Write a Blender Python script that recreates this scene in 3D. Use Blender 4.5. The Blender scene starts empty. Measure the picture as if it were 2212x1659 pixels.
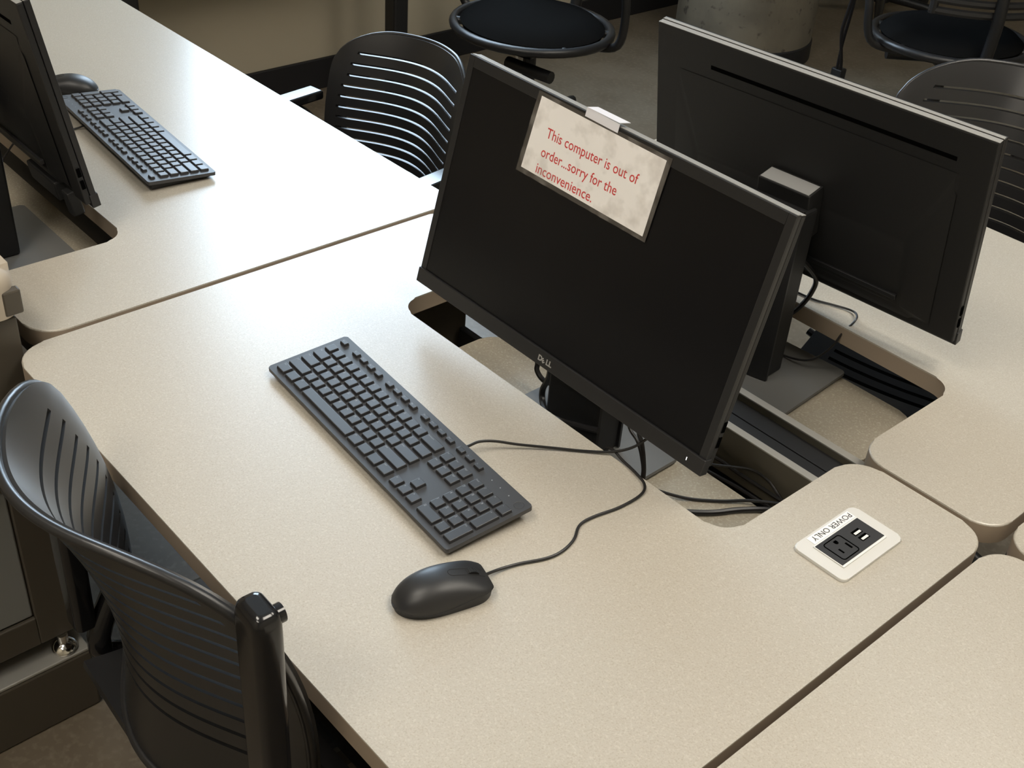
import bpy, bmesh, math, random
from mathutils import Vector, Matrix, Euler
random.seed(7)
SC = bpy.context.scene
COL = SC.collection
PI = math.pi

# ------------------------------------------------------------------ camera
cam_data = bpy.data.cameras.new('camera')
cam_data.sensor_width = 36.0
cam_data.lens = 2590.96 / 2212 * 36.0
cam_data.clip_start = 0.02
cam = bpy.data.objects.new('camera', cam_data)
COL.objects.link(cam)
cam.location = (0.9957, -0.7508, 0.9745)
cam.rotation_euler = (0.9586, -0.0664, 0.8491)
SC.camera = cam

# ------------------------------------------------------------------ view, world
SC.view_settings.view_transform = 'Standard'
SC.view_settings.look = 'None'
SC.view_settings.gamma = 1.0
SC.view_settings.use_curve_mapping = False
SC.view_settings.exposure = 0.0
SC.cycles.use_denoising = True
SC.cycles.max_bounces = 8
SC.cycles.sample_clamp_indirect = 6.0
world = bpy.data.worlds.new('world')
SC.world = world
world.use_nodes = True
bg = world.node_tree.nodes['Background']
bg.inputs[0].default_value = (0.62, 0.76, 1.0, 1)
bg.inputs[1].default_value = 1.0

# room constants (z = 0 is the desk tops)
FL = -0.74          # floor
CE = 2.75           # ceiling
WX0, WX1 = -2.64, 3.4
WY0, WY1 = -3.4, 7.2
WIN = (1.14, 2.62, 0.42, 1.80)      # window in the left wall: y0, y1, z0, z1
WINDOW_STRENGTH = 15.5
TROFFER_STRENGTH = 16.5

# ------------------------------------------------------------------ materials
MATS = {}
def mat(name, color, rough=0.5, metal=0.0, spec=0.5, bump=None, noise=None, coat=0.0, emit=None):
    m = bpy.data.materials.new(name); m.use_nodes = True
    nt = m.node_tree; b = nt.nodes['Principled BSDF']
    b.inputs['Base Color'].default_value = (*color, 1)
    b.inputs['Roughness'].default_value = rough
    b.inputs['Metallic'].default_value = metal
    b.inputs['Specular IOR Level'].default_value = spec
    b.inputs['Coat Weight'].default_value = coat
    if emit:
        b.inputs['Emission Color'].default_value = (*emit[0], 1)
        b.inputs['Emission Strength'].default_value = emit[1]
    tc = nt.nodes.new('ShaderNodeTexCoord')
    def ntex(scale, detail):
        n = nt.nodes.new('ShaderNodeTexNoise'); n.inputs['Scale'].default_value = scale
        n.inputs['Detail'].default_value = detail
        nt.links.new(tc.outputs['Object'], n.inputs['Vector']); return n
    if noise:       # list of (scale, detail, lo, hi, color2)
        prev = None
        for scale, detail, lo, hi, c2 in noise:
            n = ntex(scale, detail)
            r = nt.nodes.new('ShaderNodeMapRange')
            r.inputs['From Min'].default_value = lo; r.inputs['From Max'].default_value = hi
            nt.links.new(n.outputs['Fac'], r.inputs['Value'])
            mx = nt.nodes.new('ShaderNodeMix'); mx.data_type = 'RGBA'
            nt.links.new(r.outputs['Result'], mx.inputs['Factor'])
            if prev is None: mx.inputs['A'].default_value = (*color, 1)
            else: nt.links.new(prev, mx.inputs['A'])
            mx.inputs['B'].default_value = (*c2, 1)
            prev = mx.outputs['Result']
        nt.links.new(prev, b.inputs['Base Color'])
    if bump:
        n = ntex(bump[0], 3)
        bp = nt.nodes.new('ShaderNodeBump'); bp.inputs['Strength'].default_value = bump[1]
        bp.inputs['Distance'].default_value = bump[2]
        nt.links.new(n.outputs['Fac'], bp.inputs['Height']); nt.links.new(bp.outputs['Normal'], b.inputs['Normal'])
    MATS[name] = m
    return m

LAM = mat('beige speckled laminate', (0.475, 0.440, 0.377), 0.30, spec=0.9, bump=(900, 0.03, 0.0003),
          noise=[(480, 2, 0.50, 0.72, (0.40, 0.355, 0.285)), (390, 2, 0.52, 0.74, (0.545, 0.510, 0.445))])
TRAYM = mat('shade darkened speckled laminate', (0.32, 0.285, 0.222), 0.45, noise=[(330, 2, 0.50, 0.72, (0.29, 0.25, 0.19)), (270, 2, 0.52, 0.74, (0.43, 0.39, 0.32))])  # monitor shade in the desk opening is put into this darker colour
EDGE = mat('brown beige edge band', (0.33, 0.265, 0.20), 0.45)
BRONZE = mat('dark bronze painted steel', (0.078, 0.067, 0.052), 0.42, bump=(500, 0.1, 0.0004))
BLACK = mat('black plastic', (0.012, 0.012, 0.013), 0.38, bump=(1500, 0.06, 0.0002))
BLACKM = mat('matte black plastic', (0.012, 0.012, 0.0125), 0.52, spec=0.4, bump=(1800, 0.12, 0.0003))
GLOSS = mat('glossy black plastic', (0.010, 0.010, 0.011), 0.16)
SHELL = mat('black moulded chair plastic', (0.018, 0.018, 0.019), 0.33, bump=(900, 0.06, 0.0003))
SCREEN = mat('dark screen', (0.005, 0.005, 0.006), 0.32, spec=0.28)
BEZEL = mat('black bezel plastic', (0.014, 0.014, 0.015), 0.42, bump=(1500, 0.05, 0.0002))
RIM = mat('grey monitor rim', (0.28, 0.275, 0.26), 0.45)
KEYC = mat('charcoal key plastic', (0.020, 0.020, 0.023), 0.43, spec=1.0)
KEYB = mat('charcoal keyboard plate', (0.027, 0.027, 0.030), 0.48, spec=0.85)
INK = mat('grey key print', (0.30, 0.31, 0.33), 0.6)
MOUSE = mat('charcoal mouse plastic', (0.019, 0.019, 0.020), 0.42, spec=0.55, bump=(2500, 0.05, 0.0002))
SEAM = mat('black seam', (0.004, 0.004, 0.004), 0.7)
CABLE = mat('black cable rubber', (0.011, 0.010, 0.010), 0.38)
PAPER = mat('white paper', (0.95, 0.93, 0.92), 0.6, noise=[(14, 2, 0.4, 0.7, (0.92, 0.90, 0.89))])
RED = mat('red ink', (0.62, 0.035, 0.035), 0.6)
WHITE = mat('white plastic', (0.80, 0.80, 0.79), 0.35)
PLATE = mat('off white metal plate', (0.66, 0.65, 0.62), 0.35)
LABEL = mat('white label tape', (0.88, 0.88, 0.88), 0.35)
PRINT = mat('black print', (0.02, 0.02, 0.02), 0.5)
SOCKET = mat('dark grey socket plastic', (0.038, 0.038, 0.040), 0.35)
HOLE = mat('black hole', (0.002, 0.002, 0.002), 0.9, spec=0.0)
SILVER = mat('silver print', (0.55, 0.55, 0.54), 0.35, metal=0.6)
GREYB = mat('grey stand base plastic', (0.13, 0.13, 0.125), 0.42, bump=(1500, 0.05, 0.0002))
TAG = mat('grey asset tag', (0.30, 0.30, 0.295), 0.5)
ALU = mat('grey painted rail', (0.40, 0.385, 0.35), 0.30, metal=0.25)
OLIVE = mat('olive painted steel', (0.12, 0.108, 0.082), 0.4)
CHROME = mat('chrome', (0.75, 0.74, 0.72), 0.12, metal=1.0)
CARTB = mat('beige moulded plastic', (0.46, 0.40, 0.32), 0.5, bump=(700, 0.08, 0.0004))
CARTG = mat('grey door panel', (0.25, 0.255, 0.25), 0.35)
CARTS = mat('silver ledge', (0.42, 0.41, 0.38), 0.35, metal=0.4)
WALL = mat('tan wall paint', (0.47, 0.415, 0.31), 0.65, bump=(140, 0.1, 0.001))
CEIL = mat('white ceiling', (0.75, 0.73, 0.69), 0.8)
BASEB = mat('black rubber baseboard', (0.012, 0.012, 0.014), 0.5)
FLOORM = mat('tan floor', (0.158, 0.130, 0.094), 0.42, bump=(60, 0.06, 0.001),
             noise=[(9, 4, 0.4, 0.75, (0.118, 0.092, 0.062)), (70, 3, 0.5, 0.75, (0.19, 0.160, 0.120))])
CONC = mat('raw concrete', (0.16, 0.142, 0.108), 0.75, bump=(40, 0.3, 0.004),
           noise=[(6, 5, 0.45, 0.7, (0.115, 0.102, 0.078)), (28, 4, 0.60, 0.72, (0.055, 0.048, 0.036))])
FRAME = mat('dark window frame', (0.05, 0.05, 0.05), 0.4)
SKYPANE = mat('bright sky pane', (0.8, 0.8, 0.8), 0.3, emit=((0.64, 0.82, 1.0), WINDOW_STRENGTH))
FILLPANE = mat('added dim sky pane', (0.8, 0.8, 0.8), 0.3, emit=((0.56, 0.76, 1.0), WINDOW_STRENGTH*0.20))  # weak glow of the added upper window, for sheen on the keyboards
TROFF = mat('lamp diffuser', (0.8, 0.8, 0.8), 0.5, emit=((1.0, 0.925, 0.81), TROFFER_STRENGTH))
TROFFOFF = mat('unlit lamp diffuser', (0.7, 0.7, 0.68), 0.5)
STRAP = mat('black webbing', (0.015, 0.013, 0.015), 0.8)
FABRIC = mat('dark seat fabric', (0.008, 0.008, 0.008), 0.95, spec=.0)
LED = mat('white indicator light', (0.9, 0.9, 0.9), 0.4, emit=((1, 1, 1), 1.2))

def film_mat():
    m = bpy.data.materials.new('clear laminate film'); m.use_nodes = True
    nt = m.node_tree; nt.nodes.clear()
    out = nt.nodes.new('ShaderNodeOutputMaterial'); mx = nt.nodes.new('ShaderNodeMixShader')
    tr = nt.nodes.new('ShaderNodeBsdfTransparent'); gl = nt.nodes.new('ShaderNodeBsdfPrincipled')
    gl.inputs['Base Color'].default_value = (0.62, 0.58, 0.54, 1); gl.inputs['Roughness'].default_value = 0.12
    tc = nt.nodes.new('ShaderNodeTexCoord'); n = nt.nodes.new('ShaderNodeTexNoise')
    n.inputs['Scale'].default_value = 35; n.inputs['Detail'].default_value = 4
    bp = nt.nodes.new('ShaderNodeBump'); bp.inputs['Strength'].default_value = 0.5; bp.inputs['Distance'].default_value = 0.004
    nt.links.new(tc.outputs['Object'], n.inputs['Vector']); nt.links.new(n.outputs['Fac'], bp.inputs['Height'])
    nt.links.new(bp.outputs['Normal'], gl.inputs['Normal'])
    r = nt.nodes.new('ShaderNodeMapRange'); r.inputs['From Min'].default_value = 0.5; r.inputs['From Max'].default_value = 0.72
    r.inputs['To Min'].default_value = 0.02; r.inputs['To Max'].default_value = 0.15
    nt.links.new(n.outputs['Fac'], r.inputs['Value']); nt.links.new(r.outputs['Result'], mx.inputs[0])
    nt.links.new(tr.outputs[0], mx.inputs[1]); nt.links.new(gl.outputs[0], mx.inputs[2])
    nt.links.new(mx.outputs[0], out.inputs[0])
    return m
FILM = film_mat()

# ------------------------------------------------------------------ helpers
def obj(name, bm, m, parent=None, M=None, smooth=False, extra=()):
    me = bpy.data.meshes.new(name)
    if M is not None: bm.transform(M)
    bmesh.ops.recalc_face_normals(bm, faces=bm.faces[:])
    bm.to_mesh(me); bm.free()
    me.materials.append(m)
    for e in extra: me.materials.append(e)
    o = bpy.data.objects.new(name, me)
    COL.objects.link(o)
    if parent: o.parent = parent
    if smooth:
        for p in me.polygons: p.use_smooth = True
        me.set_sharp_from_angle(angle=math.radians(38))
        for p in me.polygons:
            if len(p.vertices) > 8: p.use_smooth = False
    return o
def tag(o, label, cat, group=None):
    o['label'] = label; o['category'] = cat
    if group: o['group'] = group
    return o
def thing(name, label, cat, loc=(0, 0, 0), rz=0, group=None):
    o = bpy.data.objects.new(name, None); COL.objects.link(o)
    o.empty_display_size = 0.05
    o.location = loc; o.rotation_euler = (0, 0, rz)
    return tag(o, label, cat, group)
def struct(name, bm, m, smooth=False):
    o = obj(name, bm, m, smooth=smooth); o['kind'] = 'structure'; return o
def copy_tree(o, parent=None):
    c = o.copy(); COL.objects.link(c)
    if parent: c.parent = parent
    for ch in list(o.children): copy_tree(ch, c)
    return c
def box(bm, x0, x1, y0, y1, z0, z1, bev=0.0, seg=2, mi=0):
    r = bmesh.ops.create_cube(bm, size=1.0)
    vs = r['verts']
    for v in vs:
        v.co = Vector(((x0+x1)/2 + v.co.x*(x1-x0), (y0+y1)/2 + v.co.y*(y1-y0), (z0+z1)/2 + v.co.z*(z1-z0)))
    fs = set(f for v in vs for f in v.link_faces)
    for f in fs: f.material_index = mi
    if bev > 0:
        es = set(e for v in vs for e in v.link_edges)
        b = bmesh.ops.bevel(bm, geom=list(es), offset=bev, segments=seg, profile=0.5, affect='EDGES', clamp_overlap=True)
        for f in b['faces']: f.material_index = mi
    return bm
def nbox(*a, **k): return box(bmesh.new(), *a, **k)
def rounded(pts, n=8):
    """pts: (x, y, radius) counter clockwise -> outline with rounded corners"""
    out = []; N = len(pts)
    for i in range(N):
        p = Vector(pts[i][:2]); r = pts[i][2]
        a = Vector(pts[i-1][:2]) - p; b = Vector(pts[(i+1) % N][:2]) - p
        if r <= 0: out.append(p); continue
        a.normalize(); b.normalize()
        ang = a.angle(b); d = r / math.tan(ang/2)
        c = p + (a + b).normalized() * (r / math.sin(ang/2))
        s = p + a*d - c; e = p + b*d - c
        a0 = math.atan2(s.y, s.x); a1 = math.atan2(e.y, e.x); da = a1 - a0
        while da > PI: da -= 2*PI
        while da < -PI: da += 2*PI
        for k in range(n+1):
            t = a0 + da*k/n; out.append(c + Vector((math.cos(t), math.sin(t)))*r)
    return out
def prism(bm, outline, z0, z1, bev=0.0, seg=2, side_mi=0, mi=0):
    top = [bm.verts.new((p[0], p[1], z1)) for p in outline]
    bot = [bm.verts.new((p[0], p[1], z0)) for p in outline]
    n = len(outline)
    ft = bm.faces.new(top); ft.material_index = mi
    fb = bm.faces.new(bot[::-1]); fb.material_index = side_mi
    for i in range(n):
        f = bm.faces.new((bot[i], bot[(i+1) % n], top[(i+1) % n], top[i])); f.material_index = side_mi
    if bev > 0:
        es = [e for e in ft.edges]
        bmesh.ops.bevel(bm, geom=es, offset=bev, segments=seg, profile=0.5, affect='EDGES', clamp_overlap=True)
    return bm
def smooth_path(pts, sub=6):
    P = [Vector(p) for p in pts]; out = []
    for i in range(len(P)-1):
        p0 = P[max(i-1, 0)]; p1 = P[i]; p2 = P[i+1]; p3 = P[min(i+2, len(P)-1)]
        for k in range(sub):
            t = k/sub
            out.append(0.5*((2*p1) + (p2-p0)*t + (2*p0-5*p1+4*p2-p3)*t*t + (3*p1-p0-3*p2+p3)*t**3))
    out.append(P[-1]); return out
def tube(bm, pts, r, n=8, closed=False, flat=1.0, mi=0):
    P = [Vector(p) for p in pts]; rings = []; up = Vector((0.13, 0.21, 0.97)).normalized()
    N = len(P)
    for i in range(N):
        a = P[(i-1) % N] if closed else P[max(i-1, 0)]
        b = P[(i+1) % N] if closed else P[min(i+1, N-1)]
        t = (b-a).normalized()
        u = up - t*up.dot(t)
        if u.length < 1e-4: u = t.orthogonal()
        u.normalize(); w = t.cross(u); up = u
        rr = r[i] if isinstance(r, (list, tuple)) else r
        rings.append([bm.verts.new(P[i] + (u*math.cos(2*PI*k/n)*flat + w*math.sin(2*PI*k/n))*rr) for k in range(n)])
    M = N if closed else N-1
    for i in range(M):
        A, B = rings[i], rings[(i+1) % N]
        for k in range(n):
            f = bm.faces.new((A[k], A[(k+1) % n], B[(k+1) % n], B[k])); f.material_index = mi
    if not closed:
        bm.faces.new(rings[0][::-1]).material_index = mi; bm.faces.new(rings[-1]).material_index = mi
    return bm
def lathe(bm, prof, n=32, c=(0, 0), mi=0):
    rings = []
    for r, z in prof:
        if r < 1e-6: rings.append([bm.verts.new((c[0], c[1], z))])
        else: rings.append([bm.verts.new((c[0]+r*math.cos(2*PI*k/n), c[1]+r*math.sin(2*PI*k/n), z)) for k in range(n)])
    for A, B in zip(rings, rings[1:]):
        for k in range(n):
            k2 = (k+1) % n
            vs = [A[k % len(A)], A[k2 % len(A)], B[k2 % len(B)], B[k % len(B)]]
            u = []
            for v in vs:
                if v not in u: u.append(v)
            if len(u) > 2: bm.faces.new(u).material_index = mi
    return bm
def cyl(bm, p0, p1, r, n=20, mi=0): return tube(bm, [p0, p1], r, n=n, mi=mi)
_txt = {}
def text_geo(s, size, offset=0.0, spacing=1.0):
    key = (s, size, offset, spacing)
    if key not in _txt:
        cu = bpy.data.curves.new('t', 'FONT'); cu.body = s; cu.size = size; cu.offset = offset
        cu.space_character = spacing; cu.resolution_u = 3; cu.extrude = 0.0
        o = bpy.data.objects.new('t', cu); COL.objects.link(o)
        dg = bpy.context.evaluated_depsgraph_get(); dg.update()
        me = bpy.data.meshes.new_from_object(o.evaluated_get(dg))
        _txt[key] = ([v.co.copy() for v in me.vertices], [tuple(p.vertices) for p in me.polygons])
        bpy.data.objects.remove(o); bpy.data.curves.remove(cu); bpy.data.meshes.remove(me)
    return _txt[key]
def add_text(bm, s, size, M, mi=0, offset=0.0, width=None, spacing=1.0, th=0.0002):
    vs, fs = text_geo(s, size, offset, spacing)
    if not vs: return
    x0 = min(v.x for v in vs); x1 = max(v.x for v in vs)
    sx = (width/(x1-x0)) if width else 1.0
    a = [bm.verts.new(M @ Vector(((v.x-x0)*sx, v.y, th))) for v in vs]
    for f in fs:
        try: bm.faces.new([a[i] for i in f]).material_index = mi
        except ValueError: pass
def T(x, y, z): return Matrix.Translation((x, y, z))
def RX(a): return Matrix.Rotation(a, 4, 'X')
def RY(a): return Matrix.Rotation(a, 4, 'Y')
def RZ(a): return Matrix.Rotation(a, 4, 'Z')

# ------------------------------------------------------------------ room shell
struct('floor', nbox(WX0-0.2, WX1+0.2, WY0-0.2, WY1+0.2, FL-0.1, FL), FLOORM)
struct('ceiling', nbox(WX0-0.2, WX1+0.2, WY0-0.2, WY1+0.2, CE, CE+0.1), CEIL)
FILLWIN = (WIN[0], WIN[1], WIN[3]+0.10, 2.60)     # unseen upper window, added to give the keys a bluish sheen
bm = bmesh.new()
y0, y1, z0, z1 = WIN
box(bm, WX0-0.15, WX0, WY0-0.2, y0, FL, CE); box(bm, WX0-0.15, WX0, y1, WY1+0.2, FL, CE)
box(bm, WX0-0.15, WX0, y0, y1, FL, z0); box(bm, WX0-0.15, WX0, y0, y1, z1, FILLWIN[2]); box(bm, WX0-0.15, WX0, y0, y1, FILLWIN[3], CE)
struct('wall_left', bm, WALL)
struct('wall_right', nbox(WX1, WX1+0.15, WY0-0.2, WY1+0.2, FL, CE), WALL)
struct('wall_back', nbox(WX0, WX1, WY1, WY1+0.15, FL, CE), WALL)
struct('wall_front', nbox(WX0, WX1, WY0-0.15, WY0, FL, CE), WALL)
struct('baseboard_left', nbox(WX0, WX0+0.014, WY0, WY1, FL, FL+0.115, bev=0.004), BASEB)
struct('baseboard_back', nbox(WX0+0.014, WX1, WY1-0.014, WY1, FL, FL+0.115, bev=0.004), BASEB)
xa, xb = WX0-0.11, WX0-0.05
for nm, (a0, a1, b0, b1), pane in (('window_1', WIN, SKYPANE), ('added_upper_window', FILLWIN, FILLPANE)):
    bm = bmesh.new()
    for a, b in ((a0, a0+0.045), (a1-0.045, a1), ((a0+a1)/2-0.02, (a0+a1)/2+0.02)): box(bm, xa, xb, a, b, b0, b1, 0.004)
    for a, b in ((b0, b0+0.045), (b1-0.045, b1)): box(bm, xa, xb, a0, a1, a, b, 0.004)
    win = struct(nm, bm, FRAME)
    obj('pane', nbox(WX0-0.085, WX0-0.08, a0+0.02, a1-0.02, b0+0.02, b1-0.02), pane, win)
    obj('sill', nbox(WX0-0.05, WX0+0.03, a0, a1, b0-0.03, b0, 0.005), WHITE, win)
# concrete column
bm = lathe(bmesh.new(), [(0.29, FL+0.07), (0.29, CE)], 64, (-2.09, 3.43))
col = struct('column_1', bm, CONC, smooth=True)
obj('baseboard_column', lathe(bmesh.new(), [(0.29, FL+0.075), (0.296, FL+0.07), (0.298, FL)], 64, (-2.09, 3.43)), BASEB, col, smooth=True)
# ceiling troffers, out of view; the last is added to brighten notice and floor
for i, (x, y) in enumerate(((-0.30, -1.2), (1.35, 0.55), (-1.2, 1.9), (0.85, 1.7), (-1.2, 4.4), (1.1, 4.4), (0.9, -2.3))):
    t = thing('ceiling_light', ['recessed ceiling light over the aisle behind the nearest chair', 'recessed ceiling light over the front right desk',
              'recessed ceiling light near the window', 'recessed ceiling light over the far right desk',
              'recessed ceiling light before the concrete column', 'recessed ceiling light in the far right of the room', 'added fill light set in the ceiling behind the viewer'][i], 'ceiling light', (x, y, CE), 0, 'recessed ceiling lights')
    bm = bmesh.new()
    for a in (-1, 1):
        box(bm, -0.62, 0.62, a*0.31-0.015, a*0.31+0.015, -0.012, -0.001); box(bm, a*0.61-0.015, a*0.61+0.015, -0.30, 0.30, -0.012, -0.001)
    obj('frame', bm, WHITE, t); obj('diffuser', nbox(-0.59, 0.59, -0.29, 0.29, -0.008, -0.002), TROFF if i in (0, 1, 3, 6) else TROFFOFF, t)

# ------------------------------------------------------------------ desks
def desk(label, outline, legs, tray=None, rails=(), panel=None, end=None, hang=1, channel=None, group='beige speckled desks'):
    cx = sum(p[0] for p in outline)/len(outline); cy = sum(p[1] for p in outline)/len(outline)
    d = thing('computer_desk', label, 'desk', (cx, cy, FL), 0, group)
    M = T(-cx, -cy, -FL)
    bm = prism(bmesh.new(), rounded(outline), -0.030, 0.0, bev=0.0025, seg=3, side_mi=1)
    obj('desktop', bm, LAM, d, M, smooth=True, extra=(EDGE,))
    for (x, y, l) in legs:
        bm = bmesh.new()
        box(bm, x-0.025, x+0.025, y-0.04, y+0.04, FL+0.03, -0.03, 0.006)
        box(bm, x-0.03, x+0.03, y-l/2, y+l/2, FL+0.012, FL+0.05, 0.01)
        box(bm, x-0.03, x+0.03, y-l/2+0.05, y+l/2-0.05, -0.055, -0.031, 0.004)
        for s in (-1, 1): cyl(bm, (x, y+s*(l/2-0.04), FL), (x, y+s*(l/2-0.04), FL+0.014), 0.018)
        obj('leg', bm, BRONZE, d, M)
    for (x0, x1, y0, y1) in rails:
        r_ = obj('support_rail', nbox(x0, x1, y0, y1, -0.120, -0.0425, 0.0010), OLIVE, d, M)
        obj('rail_cap', nbox(x0, x1, y0-.0006, y1+.0006, -0.0424, -0.0395, 0.0008), ALU, r_, M)
    if panel:
        obj('modesty_panel', nbox(*panel, 0.003), BLACKM, d, M)
    if tray:
        x0, x1, y0, y1 = tray
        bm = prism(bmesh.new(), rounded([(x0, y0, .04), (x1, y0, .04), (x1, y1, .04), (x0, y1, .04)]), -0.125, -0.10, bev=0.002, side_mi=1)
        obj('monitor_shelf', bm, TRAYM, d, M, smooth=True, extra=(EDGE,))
        for x in (x0+0.10, x1-0.10):
            bm = bmesh.new()
            if hang > 0: box(bm, x-0.012, x+0.012, y0+.031, y0+.039, -0.1255, -0.0305)
            box(bm, x-0.012, x+0.012, y0+.03, y1-.03, -.131, -.1255)
            obj('shelf_bracket', bm, BRONZE, d, M)
    if channel: obj('cable_channel', nbox(*channel, .001), BLACKM, d, M)
    if end:
        obj('end_panel', nbox(*end, .003), BRONZE, d, M)
    return d
RC = 0.042
main_desk = desk('main beige speckled desk under the monitor with the paper notice',
     [(-.481, -.306, .05), (.599, -.306, RC), (.599, .4835, RC), (.392, .4835, .045), (.392, .2145, .035), (-.272, .2145, .035), (-.272, .4835, .045), (-.481, .4835, RC)],
     [(-.40, .08, .58), (.53, .08, .58)], tray=(-.237, .43, .15, .398), rails=((-.44, .56, .437, .449),), panel=(-.345, .50, .405, .417, -.50, -.15), end=(-.375, -.355, .05, .43, -.60, -.031), channel=(-.44, .56, .4497, .4830, -.118, -.052))
desk_c = desk('beige desk behind the main desk, under the monitor showing its back',
     [(-.484, .4925, RC), (-.28, .4925, .045), (-.28, .745, .035), (.3875, .745, .035), (.3875, .4925, .045), (.598, .4925, RC), (.598, 1.264, RC), (-.484, 1.264, RC)],
     [(-.40, .90, .58), (.53, .90, .58)], tray=(-.26, .345, .572, .765), rails=((-.44, .56, .519, .531),), panel=(-.37, .50, .552, .562, -.50, -.15), hang=0, channel=(-.44, .56, .4850, .5183, -.118, -.052))
desk_a = desk('beige desk on the left with the white window glare across it',
     [(-2.10, -.262, RC), (-1.36, -.262, .045), (-1.36, -.020, .035), (-.697, -.020, .035), (-.697, -.262, .045), (-.4925, -.262, .05), (-.4925, .515, RC), (-2.10, .515, RC)],
     [(-2.0, .13, .58), (-.56, .16, .54)], hang=0, tray=(-1.32, -.735, -.235, .0), rails=((-2.0, -.53, -.228, -.216),), panel=(-1.95, -.62, .02, .03, -.50, -.05))
desk_d = desk('beige desk corner right of the power outlet, empty', [(.6085, -.306, RC), (1.69, -.306, RC), (1.69, .479, RC), (.6085, .479, RC)],
     [(.68, .08, .58), (1.6, .08, .58)])
desk_e = desk('beige desk corner at the right frame edge beyond the four-way desk joint', [(.6085, .4885, RC), (1.69, .4885, RC), (1.69, 1.264, RC), (.6085, 1.264, RC)],
     [(.68, .90, .58), (1.6, .90, .58)])

# ------------------------------------------------------------------ power outlet
po = thing('power_outlet', 'white flush power outlet plate with dark socket and two usb ports', 'power outlet', (.494, .3255, 0))
bm = bmesh.new()
prism(bm, rounded([(-.0385, -.0625, .009), (.0385, -.0625, .009), (.0385, .0625, .009), (-.0385, .0625, .009)]), 0.0003, .0045, bev=.0015)
obj('plate', bm, PLATE, po, smooth=True)
bm = nbox(-.0215, .0245, -.044, .045, .0046, .0062, .0006); obj('insert_rim', bm, WHITE, po)
obj('socket_block', nbox(-.0195, .0215, -.043, .044, .0050, .0068, .0004), SOCKET, po)
bm = bmesh.new()
o_ = rounded([(-.0145, -.034, .004), (.0175, -.034, .004), (.0175, -.002, .004), (-.0145, -.002, .004)])
tube(bm, [(p[0], p[1], .0070) for p in o_], .0007, 6, closed=True)
obj('socket', bm, HOLE, po)
bm = bmesh.new()
box(bm, .0015, .0095, -.0247, -.0221, .0066, .0071); box(bm, -.0005, .0100, -.0090, -.0060, .0066, .0071)
lathe(bm, [(0, .0071), (.0028, .0071), (.0028, .0066)], 16, (-.0075, -.0160))
box(bm, -.0108, -.0075, -.0188, -.0132, .0066, .0071)
s_ = obj('socket_slots', bm, HOLE, po)
for x in (-.0035, .0075):
    u = obj('usb_port', nbox(x-.004, x+.004, .013, .028, .0066, .0071), HOLE, po)
    obj('contact', nbox(x-.0005, x+.0028, .0145, .0265, .0070, .0076), WHITE, u)
lb = obj('label', nbox(-.0355, -.0225, -.038, .046, .0046, .0052), LABEL, po)
bm = bmesh.new()
add_text(bm, 'POWER ONLY', .0115, T(-.0332, .0435, .0053) @ RZ(-PI/2), width=.077)
obj('lettering', bm, PRINT, lb)

# ------------------------------------------------------------------ keyboard
U = .01905
KH = .0040
def key_layout():
    K = []      # x0, x1, row y, half depth, legend, kind
    L = -.2130; rows = [-.0470, -.0280, -.0090, .0100, .0290]
    def row(y, keys, x=L):
        for w, s in keys:
            if s is not None: K.append((x, x+w*U, y, .0078, s))
            x += w*U
    row(rows[4], [(1, c) for c in '`1234567890-='] + [(2, 'Backspace')])
    row(rows[3], [(1.5, 'Tab')] + [(1, c) for c in 'QWERTYUIOP[]'] + [(1.5, '\\')])
    row(rows[2], [(1.75, 'Caps')] + [(1, c) for c in "ASDFGHJKL;'"] + [(2.25, 'Enter')])
    row(rows[1], [(2.25, 'Shift')] + [(1, c) for c in 'ZXCVBNM,./'] + [(2.75, 'Shift')])
    row(rows[0], [(1.25, 'Ctrl'), (1.25, ''), (1.25, 'Alt'), (6.25, ' '), (1.25, 'Alt'), (1.25, ''), (1.25, ''), (1.25, 'Ctrl')])
    n = L + 15*U + .0055
    row(rows[4], [(1, 'Ins'), (1, 'Hm'), (1, 'PgU')], n); row(rows[3], [(1, 'Del'), (1, 'End'), (1, 'PgD')], n)
    row(rows[1], [(1, None), (1, '^')], n); row(rows[0], [(1, '<'), (1, 'v'), (1, '>')], n)
    q = n + 3*U + .0055
    row(rows[4], [(1, 'Num'), (1, '/'), (1, '*'), (1, '-')], q)
    row(rows[3], [(1, '7'), (1, '8'), (1, '9')], q); row(rows[2], [(1, '4'), (1, '5'), (1, '6')], q)
    row(rows[1], [(1, '1'), (1, '2'), (1, '3')], q); row(rows[0], [(2, '0'), (1, '.')], q)
    K.append((q+3*U, q+4*U, (rows[3]+rows[2])/2, .0173, '+')); K.append((q+3*U, q+4*U, (rows[1]+rows[0])/2, .0173, 'Ent'))
    F = []; y = .0505
    def frow(x, labels, w=.9):
        for s in labels: F.append((x, x+w*U, y, .0042, s)); x += 1.02*U
    frow(L, ['Esc']); frow(L+1.75*U, ['F1', 'F2', 'F3', 'F4']); frow(L+6.35*U, ['F5', 'F6', 'F7', 'F8'])
    frow(L+10.95*U, ['F9', 'F10', 'F11', 'F12']); frow(n, ['-', 'o', '+'])
    return K, F
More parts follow.
